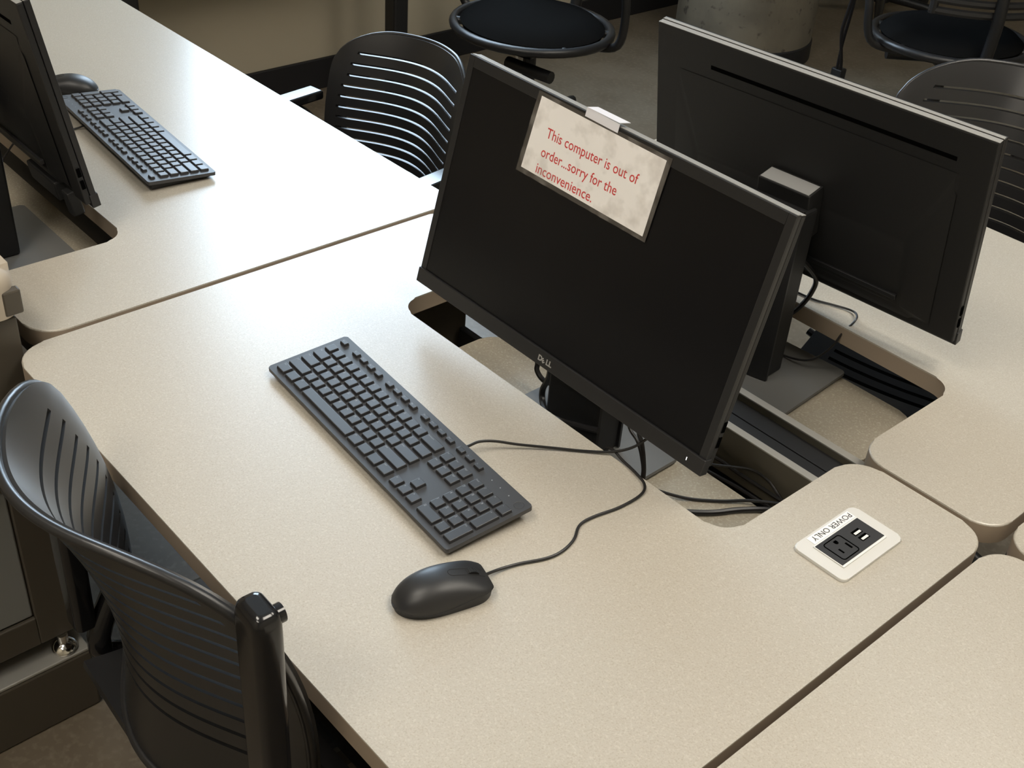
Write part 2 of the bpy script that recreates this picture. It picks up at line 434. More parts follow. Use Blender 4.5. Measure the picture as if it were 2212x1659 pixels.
def key_bm(x0, x1, y, hd, s, tilt):
    g = .0021; bm = bmesh.new()
    r = bmesh.ops.create_cube(bm, size=1.0)
    w = (x1-x0)/2-g; d = hd
    for v in r['verts']:
        t = 0.0007 if v.co.z > 0 else 0.0
        v.co = Vector((math.copysign(w-t, v.co.x), math.copysign(d-t, v.co.y), KH if v.co.z > 0 else 0.0))
    bmesh.ops.bevel(bm, geom=[e for e in bm.edges if e.verts[0].co.z > 0.001 or e.verts[1].co.z > 0.001], offset=.0007, segments=2, profile=.5, affect='EDGES')
    if s.strip():
        sz = .0050 if len(s) == 1 else .0029
        if hd < .006: sz = .0032 if len(s) < 3 else .0026
        add_text(bm, s, sz, T(-w+.0022, d-.0022-sz*.75, KH+.00005), mi=1, th=0.00003)
    return bm
def keyboard(label, loc, rz):
    kb = thing('keyboard', label, 'keyboard', loc, rz, 'black wired keyboards')
    tl = math.atan2(.009, .127)
    PL = T(0, 0, .0175) @ RX(tl)                      # the tilted top plane
    o_ = rounded([(-.22125, -.0635, .004), (.22125, -.0635, .004), (.22125, .0635, .004), (-.22125, .0635, .004)])
    obj('top_plate', prism(bmesh.new(), o_, -.0062, 0, bev=.0012), KEYB, kb, PL, smooth=True)
    bm = bmesh.new(); r = bmesh.ops.create_cube(bm, size=1)
    for v in r['verts']:
        y = math.copysign(.055, v.co.y); x = math.copysign(.2140, v.co.x)
        v.co = Vector((x*(.985 if v.co.z < 0 else 1), y, .0018 if v.co.z < 0 else .0175 + math.tan(tl)*y - .0063))
    obj('body', bm, BLACKM, kb)
    bm = bmesh.new()
    for x in (-.18, .18):
        for y in (-.048, .048): box(bm, x-.012, x+.012, y-.004, y+.004, 0.0, .0019)
    obj('rubber_foot', bm, BLACKM, kb)
    K, F = key_layout()
    for (x0, x1, y, hd, s) in K:
        nm = 'space_bar' if s == ' ' else 'key'
        obj(nm, key_bm(x0, x1, y, hd, s, tl), KEYC, kb, PL @ T((x0+x1)/2, y, .0001), extra=(INK,))
    for (x0, x1, y, hd, s) in F:
        obj('function_key', key_bm(x0, x1, y, hd, s, tl), KEYC, kb, PL @ T((x0+x1)/2, y, .0001), extra=(INK,))
    bm = bmesh.new()
    for i in range(3): lathe(bm, [(0, .0002), (.0009, .0002), (.0009, .0)], 10, (.1540+i*.0175, .0505))
    obj('indicator_light', bm, INK, kb, PL)
    bm = bmesh.new()
    tube(bm, [(.2095+.0062*math.cos(t*PI/16), .0505+.0062*math.sin(t*PI/16), .0001) for t in range(32)], .0003, 5, closed=True)
    for i, (c, a) in enumerate((('D', 0), ('E', .6), ('L', 0), ('L', 0))):
        add_text(bm, c, .0042, PL.inverted() @ PL @ T(.2052+i*.0024, .0488, .0001) @ RZ(a), th=.0001, offset=0.0)
    obj('emblem', bm, KEYC, kb, PL)
    return kb
kb1 = keyboard('black keyboard lying in front of the monitor with the paper notice', (0, 0, 0), -.0785)
kb2 = copy_tree(kb1); kb2.location = (-1.031, .162, 0); kb2.rotation_euler = (0, 0, PI-.0745)
kb2['label'] = 'black keyboard gleaming in the window glare on the left desk'
def cord(name, label, pts, r, group=None, n=8, m=CABLE):
    bm = tube(bmesh.new(), smooth_path(pts), r, n)
    o = obj(name, bm, m, smooth=True)
    return tag(o, label, 'cable', group)
def cord_part(name, parent, pts, r):
    o = obj(name, tube(bmesh.new(), smooth_path(pts), r, 8), CABLE, parent, parent.matrix_basis.inverted(), smooth=True)
    return o
kb1.matrix_basis; bpy.context.view_layer.update()
cord_part('cord', kb1, [(.075, .052, .0145), (.0812, .0623, .015), (.0845, .0789, .017), (.0935, .0992, .014), (.1113, .1245, .008), (.1427, .1624, .004), (.1682, .1889, .003), (.1941, .2144, .006), (.2118, .2339, .015), (.2225, .2508, .03), (.2352, .262, .05), (.22, .30, .085)], .0019)
cord_part('cord', kb2, [(-1.125, .115, .010), (-1.132, .100, .004), (-1.134, .08, .0025), (-1.138, .04, .0025), (-1.14, .0, .0025), (-1.14, -.02, .001), (-1.14, -.05, -.03)], .0019)

# ------------------------------------------------------------------ mice
def mouse(label, loc, rz):
    ms = thing('computer_mouse', label, 'mouse', loc, rz, 'black wired mice')
    # stations along y: (y, half width, top height, seam height)
    N = 40; M = 28
    def hw(t):     # t -1 rear .. 1 front
        if t < 0: return .0305*math.sqrt(max(0, 1-(abs(t)**2.6)))*1.0
        return .0305*(1-.10*t*t)*(1-.30*(max(0, t-.55)/.45)**3.2)
    def ht(t): return .0365*(1-.42*max(0, t+.18)**2*.95)*(math.sqrt(max(0, 1-abs(min(t, 0))**2.3)) if t < 0 else 1)
    def seam(t): return .0065 + .0085*(0.5+0.5*math.cos((t-.75)*2.6))*(1 if t > -.2 else 1)
    def surf(lo):
        bm = bmesh.new(); rows = []
        for i in range(N+1):
            t = -math.cos(PI*i/N); t = max(-.9992, min(.9992, t))
            y = t*.057; w = max(hw(t), .0006); h = max(ht(t), .009); s = min(seam(t), h-.002)
            row = []
            if lo:
                for k in range(M+1):
                    a = PI*k/M; row.append(bm.verts.new((w*math.cos(a)*.985, y*.975, s+.0004)))
                rows.append((row, [bm.verts.new((math.cos(PI*k/M)*w*.93, y*.955, .0006)) for k in range(M+1)]))
            else:
                for k in range(M+1):
                    a = PI*k/M; c = math.cos(a); sn = math.sin(a)
                    row.append(bm.verts.new((w*math.copysign(abs(c)**.80, c), y, s + (h-s)*abs(sn)**.92)))
                rows.append(row)
        if lo:
            for (A, A2), (B, B2) in zip(rows, rows[1:]):
                for k in (0,): bm.faces.new((A[0], B[0], B2[0], A2[0])); bm.faces.new((A[M], A2[M], B2[M], B[M]))
                bm.faces.new((A2[0], B2[0], B2[M], A2[M]))
            for R, R2 in (rows[0], rows[-1]): bm.faces.new((R[0], R2[0], R2[M], R[M]))
        else:
            for A, B in zip(rows, rows[1:]):
                for k in range(M): bm.faces.new((A[k], A[k+1], B[k+1], B[k]))
            bm.faces.new(rows[0]); bm.faces.new(rows[-1][::-1])
        return bm
    obj('top_shell', surf(False), MOUSE, ms, smooth=True)
    obj('base', surf(True), BLACKM, ms, smooth=True)
    for sd in (-1, 1):
        pts = [(sd*(max(hw(t), .002)+.0001), t*.057, min(seam(t), ht(t)-.002)+.0003) for t in [-.93+1.91*i/40 for i in range(41)]]
        obj('side_seam', tube(bmesh.new(), pts, .00045, 5), SEAM, ms)
    def topz(y): return ht(max(-.99, min(.99, y/.057)))
    def line(pts, r=.0004):
        bm = tube(bmesh.new(), [(x, y, topz(y)-.00005-3*x*x) for x, y in pts], r, 5); return bm
    # strip round the wheel
    pts = [(.0052, .052-.002*i) for i in range(20)] + [(.0052*math.cos(PI*k/8), .0135-.0052*math.sin(PI*k/8)) for k in range(9)] + [(-.0052, .014+.002*i) for i in range(20)]
    obj('wheel_strip', line(pts), SEAM, ms)
    bm = bmesh.new(); zc = topz(.036)-.0075
    cyl(bm, (-.0034, .036, zc), (.0034, .036, zc), .0102, 28)
    for k in range(28):
        a = 2*PI*k/28; cyl(bm, (-.0034, .036+.0102*math.cos(a), zc+.0102*math.sin(a)), (.0034, .036+.0102*math.cos(a), zc+.0102*math.sin(a)), .0005, 5)
    obj('scroll_wheel', bm, SEAM, ms)
    return ms
m1 = mouse('black mouse near the power outlet end of the front keyboard', (.2600, -.1250, 0), -.285)
m2 = copy_tree(m1); m2.location = (-1.314, .168, 0); m2.rotation_euler = (0, 0, PI-.10-.62)
m2['label'] = 'dark mouse behind the left monitor, beside the gleaming keyboard'
bpy.context.view_layer.update()
cord_part('cord', m1, [(.266, -.082, .011), (.2707, -.0739, .011), (.2699, -.0482, .005), (.2753, -.0206, .0025), (.2882, .0117, .0025), (.2906, .0357, .0025), (.2843, .0607, .0025), (.2708, .0829, .003), (.2692, .1069, .0025), (.2766, .1482, .0025), (.2761, .1863, .003), (.2651, .2035, .004), (.2424, .2110, .004), (.2119, .2165, .0035), (.1915, .2217, .004), (.1763, .2240, -.004), (.164, .232, -.03), (.16, .245, -.06), (.165, .27, -.09)], .0019)

# ------------------------------------------------------------------ monitors
def monitor(label, base, rz, P, side, mwidth=.566, H=.340, front=True, base_lift=.0):
    """base: world position of the stand base on the shelf, rz: facing (0 = faces -y), P: panel matrix (world) with x right, y back, z up in the panel plane"""
    mo = thing('monitor', label, 'monitor', base, rz, 'black flat monitors')
    R = (T(*base) @ RZ(rz)).inverted() @ P
    w = mwidth/2
    bm = bmesh.new(); D = .020
    box(bm, -w, w, .0022, .010, 0.012, H, .0012); obj('front_frame', bm, BEZEL, mo, R)
    bm = nbox(-w+.0006, w-.0006, .0106, .0215, .001, H-.0008, .002); obj('back_frame', bm, BLACKM, mo, R)
    obj('top_rim', nbox(-w+.001, w-.001, .0035, .0100, H-.0002, H+.0007, .0003), RIM, mo, R)
    obj('top_rim', nbox(-w+.001, w-.001, .0112, .0205, H-.0010, H-.0002, .0003), RIM, mo, R)
    bb = .0115
    # bezel bars in front of the screen
    bm = bmesh.new()
    box(bm, -w, -w+bb, .0002, .0030, .014, H, .0008); box(bm, w-bb, w, .0002, .0030, .014, H, .0008); box(bm, -w+bb, w-bb, .0002, .0030, H-.0155, H, .0008)
    obj('bezel', bm, BEZEL, mo, R)
    obj('screen', nbox(-w+bb-.001, w-bb+.001, .0014, .0024, .012, H-.014), SCREEN, mo, R)
    ch = obj('chin', nbox(-w-.0015, w+.0015, -.0022, .012, -.008, .0150, .0012), BEZEL, mo, R)
    bm = bmesh.new()
    x = -.0150
    for c, a, dx, dz, sz in (('D', 0, 0, 0, .0110), ('E', math.radians(34), .0096, -.0012, .0090), ('L', 0, .0158, 0, .0110), ('L', 0, .0213, 0, .0110)):
        add_text(bm, c, sz, T(x+dx, -.0023, -.0005+dz) @ RX(PI/2) @ RZ(a), offset=.0005)
    obj('emblem', bm, SILVER, ch, R)
    obj('power_light', nbox(w-.0255, w-.0245, -.0025, -.0020, .0010, .0055), LED, ch, R)
    # rear housing
    bm = bmesh.new(); r = bmesh.ops.create_cube(bm, size=1)
    for v in r['verts']:
        o = v.co.y > 0
        v.co = Vector((math.copysign(.19 if o else .25, v.co.x), .036 if o else .0215, (.15 if o else .285) if v.co.z > 0 else (.030 if o else .006)))
    bmesh.ops.bevel(bm, geom=bm.edges[:], offset=.009, segments=4, affect='EDGES')
    hs = obj('rear_housing', bm, BLACKM, mo, R, smooth=True)
    obj('lower_ledge', nbox(-.19, .13, .034, .0400, .046, .054, .001), BEZEL, hs, R)
    bm = nbox(-w+.052, w-.105, .0209, .0222, H-.047, H-.0405, .0005); obj('vent_slot', bm, HOLE, mo, R)
    for z in (.030, .052):
        obj('usb_port', nbox(side*w-.0010, side*w+.0004, .0125, .0185, z, z+.015), HOLE, mo, R)
    # stand
    o_ = rounded([(-.125, -.09, .006), (.125, -.09, .006), (.125, .09, .006), (-.125, .09, .006)])
    obj('stand_base', prism(bmesh.new(), o_, .0045, .0105, bev=.0015), GREYB, mo, smooth=True)
    obj('base_pad', nbox(-.11, .11, -.078, .078, 0.0, .0046), BLACKM, mo)
    bm = bmesh.new()
    box(bm, -.052, .052, -.012, .038, .0105, .30, .005)
    obj('neck', bm, BLACKM, mo)
    bm = bmesh.new(); n = 12
    ring = [(-.056+.112*k/n, .0385+.008*(1-((k-n/2)/(n/2))**2)) for k in range(n+1)]
    prism(bm, ring[::-1] + [(-.056, .0345), (.056, .0345)], .012, .312, bev=.001)
    obj('neck_cover', bm, BEZEL, mo)
    bm = nbox(-.046, .046, .033, .0700, .100, .182, .002); obj('tilt_hub', bm, BLACKM, mo, R)
    return mo
def panel_matrix(o, ux, up):
    ux = Vector(ux).normalized(); up = Vector(up); up = (up - ux*up.dot(ux)).normalized()
    y = up.cross(ux)
    return Matrix(((ux.x, y.x, up.x, o[0]), (ux.y, y.y, up.y, o[1]), (ux.z, y.z, up.z, o[2]), (0, 0, 0, 1)))
def pm(o, yaw, tilt, roll=0):
    c, s = math.cos(yaw), math.sin(yaw); ux = Vector((c, s, 0)); n = Vector((-s, c, 0))
    up = Vector((0, 0, 1))*math.cos(tilt) + n*math.sin(tilt)
    return panel_matrix(o, ux*math.cos(roll)+up*math.sin(roll), up*math.cos(roll)-ux*math.sin(roll))
SHELF = -.10
PM = pm((.043, .232, .056), .012, .226, -.018)
mon1 = monitor('black monitor facing the viewer with a paper notice taped to its screen', (.060, .288, SHELF), .018, PM, 1)
# monitor on the far desk shows its back: the fitted plane is the rear face
yawC = PI + .067
pc = pm((.073, .740, .053), yawC, .187) @ T(0, -.0215, 0)
monC = monitor('black monitor seen from behind on the far desk, right of the notice', (.078, .672, SHELF), yawC, pc, -1)
pa = pm((-1.006, -.060, .059), PI, .170) @ T(0, -.012, 0)
monA = monitor('black monitor seen from behind at the left frame edge', (-.945, -.140, SHELF), PI, pa, -1)
for x_, w_ in ((-.232, .012), (-.140, .055)):
    obj('connector', nbox(x_-w_, x_+w_, .014, .034, -.034 if w_ < .02 else -.024, .010, .003), BLACKM, monA, (T(-.945, -.140, SHELF) @ RZ(PI)).inverted() @ pa)
tg = tag(obj('asset_tag', nbox(-.043, .043, .0385, .0680, .1822, .1828), TAG, None, pc), 'small grey label stuck on top of the far monitor stand', 'label')

# ------------------------------------------------------------------ paper notice on the screen
sign = thing('paper_notice', 'laminated white out of order notice with red writing taped to the screen', 'notice', tuple(PM @ Vector((-.022, 0, .225))), .018)
SM = (T(*sign.location) @ RZ(.018)).inverted() @ PM
def quad(bm, pts, y0, y1):
    a = [bm.verts.new((x, y0, z)) for x, z in pts]; b = [bm.verts.new((x, y1, z)) for x, z in pts]
    n = len(pts); bm.faces.new(a); bm.faces.new(b[::-1])
    for i in range(n): bm.faces.new((a[i], b[i], b[(i+1) % n], a[(i+1) % n]))
    return bm
lam = [(-.1450, .2253), (.0962, .2245), (.0985, .3352), (-.1390, .3378)]
pap = [(-.1366, .2325), (.0903, .2300), (.0908, .3300), (-.1322, .3325)]
obj('clear_film', quad(bmesh.new(), lam, -.0016, -.0012), FILM, sign, SM)
obj('film_backing', quad(bmesh.new(), [(x, z) for x, z in lam], -.0004, -.0001), mat('smoky film', (.05, .045, .04), .25), sign, SM)
pp = obj('paper', quad(bmesh.new(), pap, -.0010, -.0006), PAPER, sign, SM)
bm = bmesh.new()
for s, x, z, w in (('This computer is out of', -.1068, .2850, .1655), ('order...sorry for the', -.1077, .2590, .1390), ('inconvenience.', -.1092, .2355, .1060)):
    add_text(bm, s, .0195, T(x, -.0011, z) @ RX(PI/2) @ RZ(.005), width=w, th=0.0, offset=.0001)
obj('lettering', bm, RED, pp, SM)
bm = bmesh.new()
quad(bm, [(-.0511, .3345), (.0072, .3335), (.0072, .3448), (-.0511, .3462)], -.0021, -.0017)
M0 = bmesh.ops.create_cube(bm, size=1)
for v in M0['verts']: v.co = Vector((-.022 + v.co.x*.058, .008 + v.co.y*.021, .3463 + v.co.z*.0006))
obj('tape', bm, mat('translucent white tape', (.80, .80, .86), .3), sign, SM)

# ------------------------------------------------------------------ loose cables
cord('video_cable', 'thick black cable looping below the maker badge of the notice monitor', [(-.080, .285, .06), (-.0751, .33, -.0355), (-.0703, .33, -.0586), (-.0535, .33, -.068), (-.0284, .33, -.0606), (.0097, .335, -.045), (.05, .36, -.04)], .0042, 'black cables behind the notice monitor')
cord('power_cable', 'thick black cable looping lower, in front of the monitor neck', [(-.005, .290, .05), (-.0135, .30, -.0104), (-.0204, .305, -.0351), (-.0296, .305, -.0598), (-.0236, .30, -.0745), (-.0005, .285, -.0735), (.0319, .266, -.0580), (.0672, .262, -.045), (.12, .27, -.03)], .0048, 'black cables behind the notice monitor')
cord('data_cable', 'thin black cable hanging straight under the screen onto the stand base', [(.150, .290, .06), (.1653, .277, .0076), (.1895, .272, -.0066), (.2017, .271, -.0267), (.2100, .268, -.05), (.212, .255, -.080), (.215, .23, -.092)], .0022, 'black cables behind the notice monitor')
cord('data_cable', 'black cable hanging beside the thin one, right of the monitor neck', [(.185, .285, .06), (.1943, .265, .0206), (.205, .262, .0058), (.2130, .262, -.0195), (.2185, .26, -.045), (.221, .25, -.080), (.224, .22, -.093)], .0030, 'black cables behind the notice monitor')
cord('data_cable', 'long thin black cable curving along the shelf towards the power outlet', [(.2009, .2558, -.05), (.206, .277, -.072), (.2190, .300, -.088), (.2496, .3308, -.097), (.2806, .3638, -.097), (.3031, .3900, -.094), (.3333, .4100, -.088), (.3704, .4187, -.076), (.42, .415, -.07)], .0024, 'cables lying in the desk opening')
cord('power_cable', 'flat thick black cable nearest the front desk edge in the opening', [(.20, .25, -.096), (.2435, .2887, -.096), (.2648, .3036, -.096), (.2895, .3332, -.096), (.3092, .3689, -.096), (.3356, .4003, -.094), (.38, .42, -.085), (.42, .42, -.08)], .0042, 'cables lying in the desk opening')
cord('data_cable', 'black cable running beside the grey rail in the opening', [(.15, .4132, -.10), (.2032, .4182, -.088), (.2263, .4223, -.088), (.2613, .4229, -.09), (.3002, .424, -.09), (.3303, .4245, -.09), (.40, .427, -.09)], .0030, 'cables lying in the desk opening')
cord('data_cable', 'black cable arching closest to the grey rail in the opening', [(.19, .388, -.09), (.2232, .3992, -.085), (.2546, .415, -.078), (.2762, .4294, -.076), (.3044, .431, -.078), (.3268, .428, -.087), (.3504, .420, -.09), (.40, .415, -.09)], .0020, 'cables lying in the desk opening')
cord('video_cable', 'dark cable lowest between shelf and rail in the opening', [(.15, .405, -.11), (.225, .4095, -.107), (.2667, .4150, -.107), (.308, .4170, -.107), (.3488, .4190, -.107), (.40, .42, -.107)], .0032, 'cables lying in the desk opening')
cord('video_cable', 'thick black cable dropping from the far monitor into its opening', [(.1150, .700, .10), (.1211, .738, .06), (.1180, .740, .03), (.1064, .735, .0), (.0900, .73, -.025), (.080, .728, -.05), (.075, .722, -.075), (.09, .71, -.092)], .0042)
cord('data_cable', 'thin cable looping over the far desk edge with a bright glint', [(.0253, .7600, .0025), (.0453, .7640, .0025), (.0732, .7670, .0025), (.108, .7715, .0025), (.1358, .7833, .0027), (.1652, .7918, .004), (.1830, .7809, .008), (.1910, .765, .006), (.186, .748, -.01), (.178, .735, -.04), (.1564, .725, -.07), (.1238, .72, -.083), (.0817, .72, -.09), (.05, .71, -.094)], .0018)
cord('data_cable', 'coiled black cable hanging behind the left monitor', [(-1.09, -.10, .03), (-1.0578, -.11, .015), (-1.030, -.112, .0145), (-1.0122, -.112, -.002), (-1.033, -.112, -.034), (-1.075, -.112, -.065), (-1.12, -.112, -.085)], .0022, 'cables behind the left monitor')
cord('power_cable', 'thick black cable hanging behind the left monitor', [(-1.07, -.09, .07), (-1.046, -.10, .025), (-1.050, -.108, -.005), (-1.08, -.112, -.045), (-1.13, -.118, -.08), (-1.2, -.12, -.092)], .0040, 'cables behind the left monitor')

# ------------------------------------------------------------------ slatted chairs
A_ = [.179, .190, .191, .201, .204, .205, .203, .200, .196, .190, .182]
DL = .02799
G_ = (.109, -.032, .444, -.787)
RM = (.241, .055, .142, .099, -.064)
def back_f(s, h):
    D2, D4, L, C = G_
    return D2*(s/.2)**2 + D4*(s/.2)**4 - L*h + C*h*h
def half_w(h):
    w, hr, rc, rh, tap = RM; hl = hr-rh
    if h <= hl:
        x = w + tap*(hl-h)
        if h < -.335: x -= .10*((-.335-h)/.055)**2*.5
        return x
    sn = min(1, (h-hl)/rh); return (w-rc) + rc*math.sqrt(max(0, 1-sn*sn))
def half_a(h):
    k = max(0, min(len(A_)-1.001, -h/DL)); i = int(k); t = k-i
    a = A_[i]*(1-t) + A_[i+1]*t
    if h > 0: a = min(a, half_w(h)*.80)
    return min(a, half_w(h)-.022)
def make_chair(label, x, y, z0, yaw, sc, arms=True, seat_h=.45, tops=(-.12, -.12), shift=0.0):
    ch = thing('slatted_chair', label, 'chair', (x, y, FL), yaw, 'black slatted chairs')
    b0 = z0 - FL
    # backrest shell with slots
    hs = []; hr = RM[1]
    for k in range(11): hs += [(-k*DL+.0032), (-k*DL-.0032)]
    rows = [hr*(.999), hr*.985, hr*.95, hr*.88, hr*.78, hr*.62, hr*.45, hr*.25] + hs + [-.305, -.325, -.345, -.362, -.376, -.385, -.39]
    rows = sorted(set(rows), reverse=True)
    ins = set(round(-k*DL, 5) for k in range(11))
    TT = [-1, -.985, -.96, -.93, -.89, -.84] + [-.8 + 1.6*i/36 for i in range(37)] + [.84, .89, .93, .96, .985, 1]
    def P(h, t):
        w = half_w(h); a = half_a(h)
        s = t/.8*a if abs(t) <= .8 else math.copysign(a + (abs(t)-.8)/.2*(w-a), t)
        return Vector((s*sc, back_f(s, h)*sc, b0 + h*sc))
    bm = bmesh.new(); g = [[bm.verts.new(P(h, t)) for t in TT] for h in rows]
    for i in range(len(rows)-1):
        mid = (rows[i]+rows[i+1])/2; slot = any(abs(mid - q) < .001 for q in ins)
        for j in range(len(TT)-1):
            tm = (TT[j]+TT[j+1])/2
            if slot and abs(tm) < .8: continue
            bm.faces.new((g[i][j], g[i+1][j], g[i+1][j+1], g[i][j+1]))
    r_ = bmesh.ops.extrude_face_region(bm, geom=bm.faces[:])
    for v in r_['geom']:
        if isinstance(v, bmesh.types.BMVert): v.co.y += .010*sc
    o = obj('backrest', bm, SHELL, ch, smooth=True)
    rimp = [P(h, -1) for h in rows[::-1]] + [P(rows[0], t) for t in TT[1:-1]] + [P(h, 1) for h in rows] + [P(rows[-1], t) for t in TT[1:-1][::-1]]
    obj('back_rim', tube(bmesh.new(), rimp, 0.0058*sc, 10, closed=True), SHELL, ch, smooth=True)
    # slotted seat
    bm = bmesh.new(); NS = 30; NF = 34
    def S(u, v):
        s = -.215 + .43*u; f = .07 + shift + .42*v
        e = max(0, abs(u-.5)*2-.75)*4
        return Vector((s*(1-.10*v), f, seat_h + .018*(abs(u-.5)*2)**2 - .020*math.sin(PI*v*.9) - .03*max(0, v-.8)**2*25*.6))
    gg = [[bm.verts.new(S(i/NS, j/NF)) for j in range(NF+1)] for i in range(NS+1)]
    for i in range(NS):
        for j in range(NF):
            if j % 3 == 1 and 3 < j < NF-4 and 4 <= i < NS-4: continue
            bm.faces.new((gg[i][j], gg[i+1][j], gg[i+1][j+1], gg[i][j+1]))
    so = obj('seat', bm, SHELL, ch, smooth=True)
    md = so.modifiers.new('solid', 'SOLIDIFY'); md.thickness = .012; md.offset = -1; so.modifiers.new('split', 'EDGE_SPLIT').split_angle = math.radians(40)
    # supports each side of the back
    for sd in (-1, 1):
        hp = tops[0] if sd < 0 else tops[1]
        sx = .251*sc; f = back_f(.225, 0)*sc + .002
        bm = bmesh.new(); rings = []
        prof = [(-.40, .0195, .0140), (-.30, .0225, .0150), (hp-.030, .0225, .0150), (hp-.016, .0222, .0148), (hp-.009, .0213, .0140), (hp-.004, .0197, .0124), (hp-.001, .0170, .0098), (hp, .0130, .0060)]
        for h, a, b in prof:
            o_ = rounded([(-a, -b, b*.62), (a, -b, b*.62), (a, b, b*.62), (-a, b, b*.62)], 6)
            rings.append([bm.verts.new((sd*sx+q.x, f+q.y, b0 + h*sc)) for q in o_])
        for R1, R2 in zip(rings, rings[1:]):
            L_ = len(R1)
            for k in range(L_): bm.faces.new((R1[k], R1[(k+1) % L_], R2[(k+1) % L_], R2[k]))
        bm.faces.new(rings[0][::-1]); bm.faces.new(rings[-1])
        up = obj('back_support', bm, GLOSS, ch, smooth=True)
        bm = bmesh.new(); cyl(bm, (sd*(sx+.004), f+.012, b0+(hp-.018)*sc), (sd*(sx+.004), f+.0215, b0+(hp-.018)*sc), .0095, 20)
        obj('pivot_knob', bm, GLOSS, up, smooth=True)
        # side frame from the support down to the seat
        bm = tube(bmesh.new(), smooth_path([(sd*sx*.98, back_f(.225, -.33)*sc, b0-.34*sc), (sd*.235, .10, seat_h+.01), (sd*.225, .17, seat_h-.035), (sd*.14, .24, seat_h-.06), (sd*.03, .27, seat_h-.065)]), .016, 10)
        obj('side_frame', bm, GLOSS, ch, smooth=True)
        if arms:
            bm = bmesh.new()
            pth = smooth_path([(sd*.235, .10, seat_h+.01), (sd*.262, .13, seat_h+.08), (sd*.270, .16, b0-.17*sc), (sd*.268, .22, b0-.145*sc)])
            tube(bm, pth, .012, 10); a_ = obj('arm', bm, GLOSS, ch, smooth=True)
            obj('arm_pad', nbox(sd*.268-.024, sd*.268+.024, .10, .36, b0-.150*sc, b0-.150*sc+.022, .005, 2), GLOSS, a_)
    # swivel base
    bm = bmesh.new()
    cyl(bm, (0, .27, .11), (0, .27, seat_h-.05), .024); box(bm, -.07, .07, .19, .36, seat_h-.085, seat_h-.03, .01)
    obj('gas_column', bm, BLACK, ch)
    obj('tilt_lever', tube(bmesh.new(), smooth_path([(.06, .27, seat_h-.07), (.17, .26, seat_h-.075), (.24, .25, seat_h-.06)]), .008, 8), BLACK, ch, smooth=True)
    star_base(ch, (0, .27), .27)
    return ch
def star_base(ch, c, r, rot=.3):
    lathe_bm = lathe(bmesh.new(), [(0, .125), (.04, .125), (.045, .075), (0, .07)], 24, c)
    hub = obj('base_hub', lathe_bm, BLACK, ch, smooth=True)
    for k in range(5):
        a = rot + 2*PI*k/5; d = Vector((math.cos(a), math.sin(a), 0)); o = Vector((c[0], c[1], 0))
        bm = tube(bmesh.new(), [o+d*.03+Vector((0, 0, .10)), o+d*r*.6+Vector((0, 0, .092)), o+d*r+Vector((0, 0, .074))], [.024, .020, .016], 10)
        lg = obj('base_leg', bm, BLACK, ch, smooth=True)
        bm = bmesh.new(); w = Vector((-d.y, d.x, 0)); e = o + d*(r+.004)
        for s in (-1, 1): cyl(bm, e + w*(s*.006) + Vector((0, 0, .027)), e + w*(s*.020) + Vector((0, 0, .027)), .027, 20)
        cyl(bm, e + Vector((0, 0, .03)), e + Vector((0, 0, .075)), .007, 10)
        obj('caster', bm, BLACK, lg)
chair1 = make_chair('nearest black slatted chair tucked into the front desk edge', .072, -.471, .16, -.023, 1.0, arms=False, tops=(-.12, .045))
bm = nbox(.13, .20, .10, .185, .50, .56, .012, 3); box(bm, .185, .225, .12, .16, .47, .545, .012, 3)
ab = obj('arm_bracket', bm, GLOSS, chair1)
obj('screw', lathe(bmesh.new(), [(0, .568), (.007, .567), (.009, .562), (.009, .555)], 20, (.176, .150)), CHROME, ab, smooth=True)
chairA = make_chair('black slatted chair facing the viewer behind the left desk', -1.119, 0.934, -0.030, 3.276, 0.8822)
chairC = make_chair('black slatted chair at the far right beyond the far monitor', .027, 1.509, .16, 3.40, .915, shift=.02)

